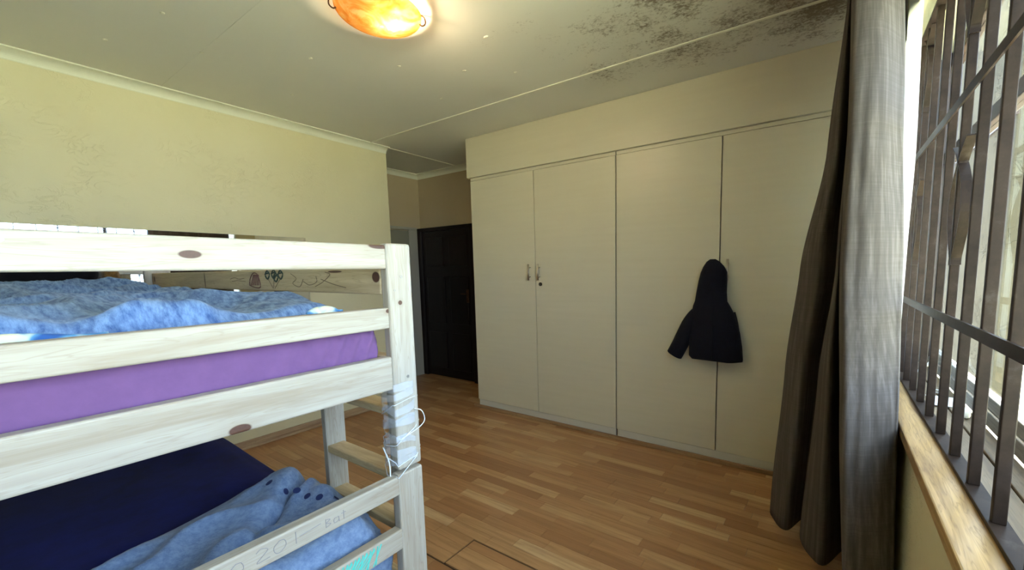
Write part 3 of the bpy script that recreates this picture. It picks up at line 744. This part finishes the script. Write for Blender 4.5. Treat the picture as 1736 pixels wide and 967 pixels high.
gr = thing('burglar_grille', 'brown iron burglar bars standing on the window sill', 'burglar bars', (.285, .9, .9))
obj('base_strip', box(.267, .302, WY0+.02, WY1-.02, .890, .900, bev=.001), M['iron'], gr)
obj('top_strip', box(.267, .302, WY0+.02, WY1-.02, 2.30, 2.31), M['iron'], gr)
for zz in (1.235, 1.822): obj('rail', box(.268, .273, WY0+.02, WY1-.02, zz-.012, zz+.014), M['iron'], gr)
barm = None; rest = []
yb = 1.045-.165*12
k = 0
while yb < WY1-.03:
    if yb > WY0+.05:
        obj('bar', box(.2735, .2945, yb, yb+.014, .9, 2.30, bev=.002, seg=2), M['iron'], gr)
        if (round((yb-1.543)/.165)) % 4 == 0:
            for (z0, z1) in ((1.385, 1.715), (1.985, 2.285)):
                h_ = z1-z0; yc = yb+.007
                for sgn in (1, -1):
                    pts = []
                    for (t_, d) in ((0, .011), (.06, .0105), (.12, .022), (.3, .056), (.48, .070), (.66, .052), (.80, .014), (.85, -.006), (.92, -.030), (1, -.072)):
                        pts.append((.284, yc+sgn*d, z0+h_*t_))
                    bm = BM(); add_ribbon(bm, catmull(pts, 3), (1, 0, 0), .022, .004); obj('scroll', bm, M['iron'], gr)
    yb += .165

# things left on the outer sill
pp = obj('paper_sheet', box(.315, .40, 1.86, 1.99, .898, .900), M['white_paint'])
tag(pp, 'small white sheet of paper lying on the outer window sill', 'paper')
bm = BM(); add_lathe(bm, [(.001, 0), (.030, 0), (.034, .006), (.036, .012), (.033, .012), (.030, .004), (.001, .004)], (.366, 2.07, .8975), 24)
gd = obj('glass_dish', bm, M['pane'], None, True); tag(gd, 'shallow clear glass dish on the outer window sill', 'dish')
bm = BM(); add_rbox(bm, (.372, 1.755, .914), (.016, .022, .016), .012, 5)
lt = obj('white_stopper', bm, M['white_paint'], None, True); tag(lt, 'small white plastic stopper on the outer sill near the paper', 'stopper')
bm = BM(); add_tube(bm, catmull([(.31, 2.33, .905), (.34, 2.30, .93), (.37, 2.28, .975), (.385, 2.26, 1.02)], 4), .005, 8)
st = obj('window_stay', bm, M['white_paint'], None, True); tag(st, 'slim white window stay at the far end of the sill', 'window stay')

# ------------------------------------------------------------------ curtains
KEY = {
 2.58: [(.12, 2.55), (.02, 2.42), (.010, 2.26), (.014, 2.16), (.035, 2.24), (.018, 2.05), (.018, 1.97), (.04, 2.06), (.0054, 1.71), (.0354, 1.66), (.0818, 1.70), (.1273, 1.80), (.1488, 1.86), (.17, 2.05)],
 1.9: [(.13, 2.55), (-.02, 2.42), (-.0402, 2.25), (-.0036, 2.14), (.0385, 2.25), (.029, 2.06), (.030, 1.96), (.0442, 2.08), (.0239, 1.67), (.057, 1.62), (.106, 1.65), (.1535, 1.74), (.175, 1.80), (.187, 2.05)],
 1.39: [(.14, 2.55), (-.09, 2.42), (-.1241, 2.25), (-.0501, 2.14), (.0205, 2.25), (.0146, 2.05), (.0206, 1.95), (.0378, 2.1), (.0229, 1.63), (.0625, 1.58), (.1189, 1.61), (.1732, 1.69), (.1946, 1.75), (.196, 2.05)],
 .9: [(.14, 2.55), (-.14, 2.42), (-.1681, 2.25), (-.093, 2.14), (-.0272, 2.25), (-.0273, 2.05), (.0119, 1.95), (.0583, 2.1), (.0427, 1.55), (.0786, 1.50), (.13, 1.53), (.1747, 1.57), (.1952, 1.63), (.195, 2.0)],
 .12: [(.14, 2.55), (-.18, 2.42), (-.2126, 2.25), (-.1343, 2.14), (-.0718, 2.25), (-.0657, 2.05), (.0198, 1.95), (.1075, 2.1), (.0873, 1.49), (.1263, 1.44), (.165, 1.44), (.195, 1.46), (.206, 1.52), (.205, 1.9)],
}
ZK = sorted(KEY)
def ckey(j, z):
    zs_ = ZK
    for a, c in zip(zs_, zs_[1:]):
        if z <= c or c == zs_[-1]:
            t_ = (z-a)/(c-a); t_ = max(0, min(1, t_)); t_ = t_*t_*(3-2*t_)*.5+t_*.5
            p, q = KEY[a][j], KEY[c][j]; return Vector((p[0]+(q[0]-p[0])*t_, p[1]+(q[1]-p[1])*t_, 0))
NJ = 8; NZ = 70
bm = BM(); cols = []
for i in range(NZ+1):
    t_ = i/NZ; z = .12+(2.58-.12)*t_
    P = catmull([ckey(j, z) for j in range(14)], NJ); row = []
    for k, p in enumerate(P):
        w_ = .006*noise.noise(Vector((k*.35, z*2.2, 6)))
        zz = z if i else z+.012*sin(k*.21)
        row.append(bm.verts.new((min(p.x+w_*.5, .206 if z < .86 else .1965), p.y+w_, zz)))
    cols.append(row)
for A, B in zip(cols, cols[1:]):
    for k in range(len(A)-1): bm.faces.new((A[k], A[k+1], B[k+1], B[k]))
ct = obj('curtain', bm, M['linen'], None, True, solid=.0025)
tag(ct, 'long grey brown linen curtain hanging beside the barred window', 'curtain')
def sh(u, v):
    z = .93+1.6*v
    y = 2.68 - .82*u + .02*sin(z*5+u*3)
    x = .215 + .012*sin(u*16) + .006*noise.noise(Vector((u*4, z*2, 3)))
    y += .03*noise.noise(Vector((z*3, 1, 1)))*u
    return Vector((x, y, z))
sc_ = obj('net_curtain', add_grid(BM(), 60, 40, sh), M['sheer'], None, True)
tag(sc_, 'white sheer net curtain between the grey curtain and the burglar bars', 'net curtain')
bm = BM(); add_tube(bm, [(.14, -1.1, 2.60), (.14, 2.75, 2.60)], .011, 12)
rod = obj('curtain_rod', bm, M['brass_dark'], None, True); tag(rod, 'dark curtain rod above the window holding the linen curtain', 'curtain rod')

# ------------------------------------------------------------------ outside
gd_ = struct('ground', box(.46, 30, -20, 40, -.5, -.35), M['bounce_ground'])
ow = obj('garden_wall', box(.92, 1.02, 3.75, 9.5, -.35, 3.4), M['stucco']); tag(ow, 'cream stucco wall outside the window running away behind the bars', 'wall')
obj('beam', box(.905, .925, 3.74, 9.5, 2.30, 2.46), M['frame_brown_y'], ow, label='brown timber beam')
obj('plinth', box(.88, .925, 3.72, 9.5, -.35, .40, bev=.01), M['white_paint'], ow, label='white plinth')
pv = thing('paving', 'red brick paving outside below the stair rail', 'paving', (1.9, 4.5, -.34))
for i in range(8):
    for j in range(12):
        x = 1.1+i*.24; y = 3.2+j*.24
        obj('brick', box(x, x+.225, y, y+.225, -.35, -.30+.01*rng.random(), bev=.006, seg=1), M['brick'], pv)
rl = thing('stair_rail', 'white stair rail with dark wire mesh outside the window', 'railing', (1.3, 4.6, .5))
def zr(y, z): return z+(y-5.1)*.52
for z, w in ((1.39, .028), (.90, .024)):
    bm = BM(); add_tube(bm, [(1.3, 5.4, zr(5.4, z)), (1.3, 3.4, zr(3.4, z))], w, 8); obj('handrail', bm, M['white_paint'], rl)
for y in (5.35, 4.4, 3.45):
    bm = BM(); add_tube(bm, [(1.3, y, -.285), (1.3, y, zr(y, 1.39))], .022, 8); obj('post', bm, M['white_paint'], rl)
bm = BM()
for k in range(40): 
    y = 5.34-k*.05; add_box(bm, 1.298, 1.302, y-.002, y+.002, zr(y, .9), zr(y, 1.39))
for k in range(10):
    z = .93+k*.05; add_tube(bm, [(1.3, 5.34, zr(5.34, z)), (1.3, 3.45, zr(3.45, z))], .002, 4)
ms = obj('mesh', bm, M['wire'], rl); ms['kind'] = 'stuff'
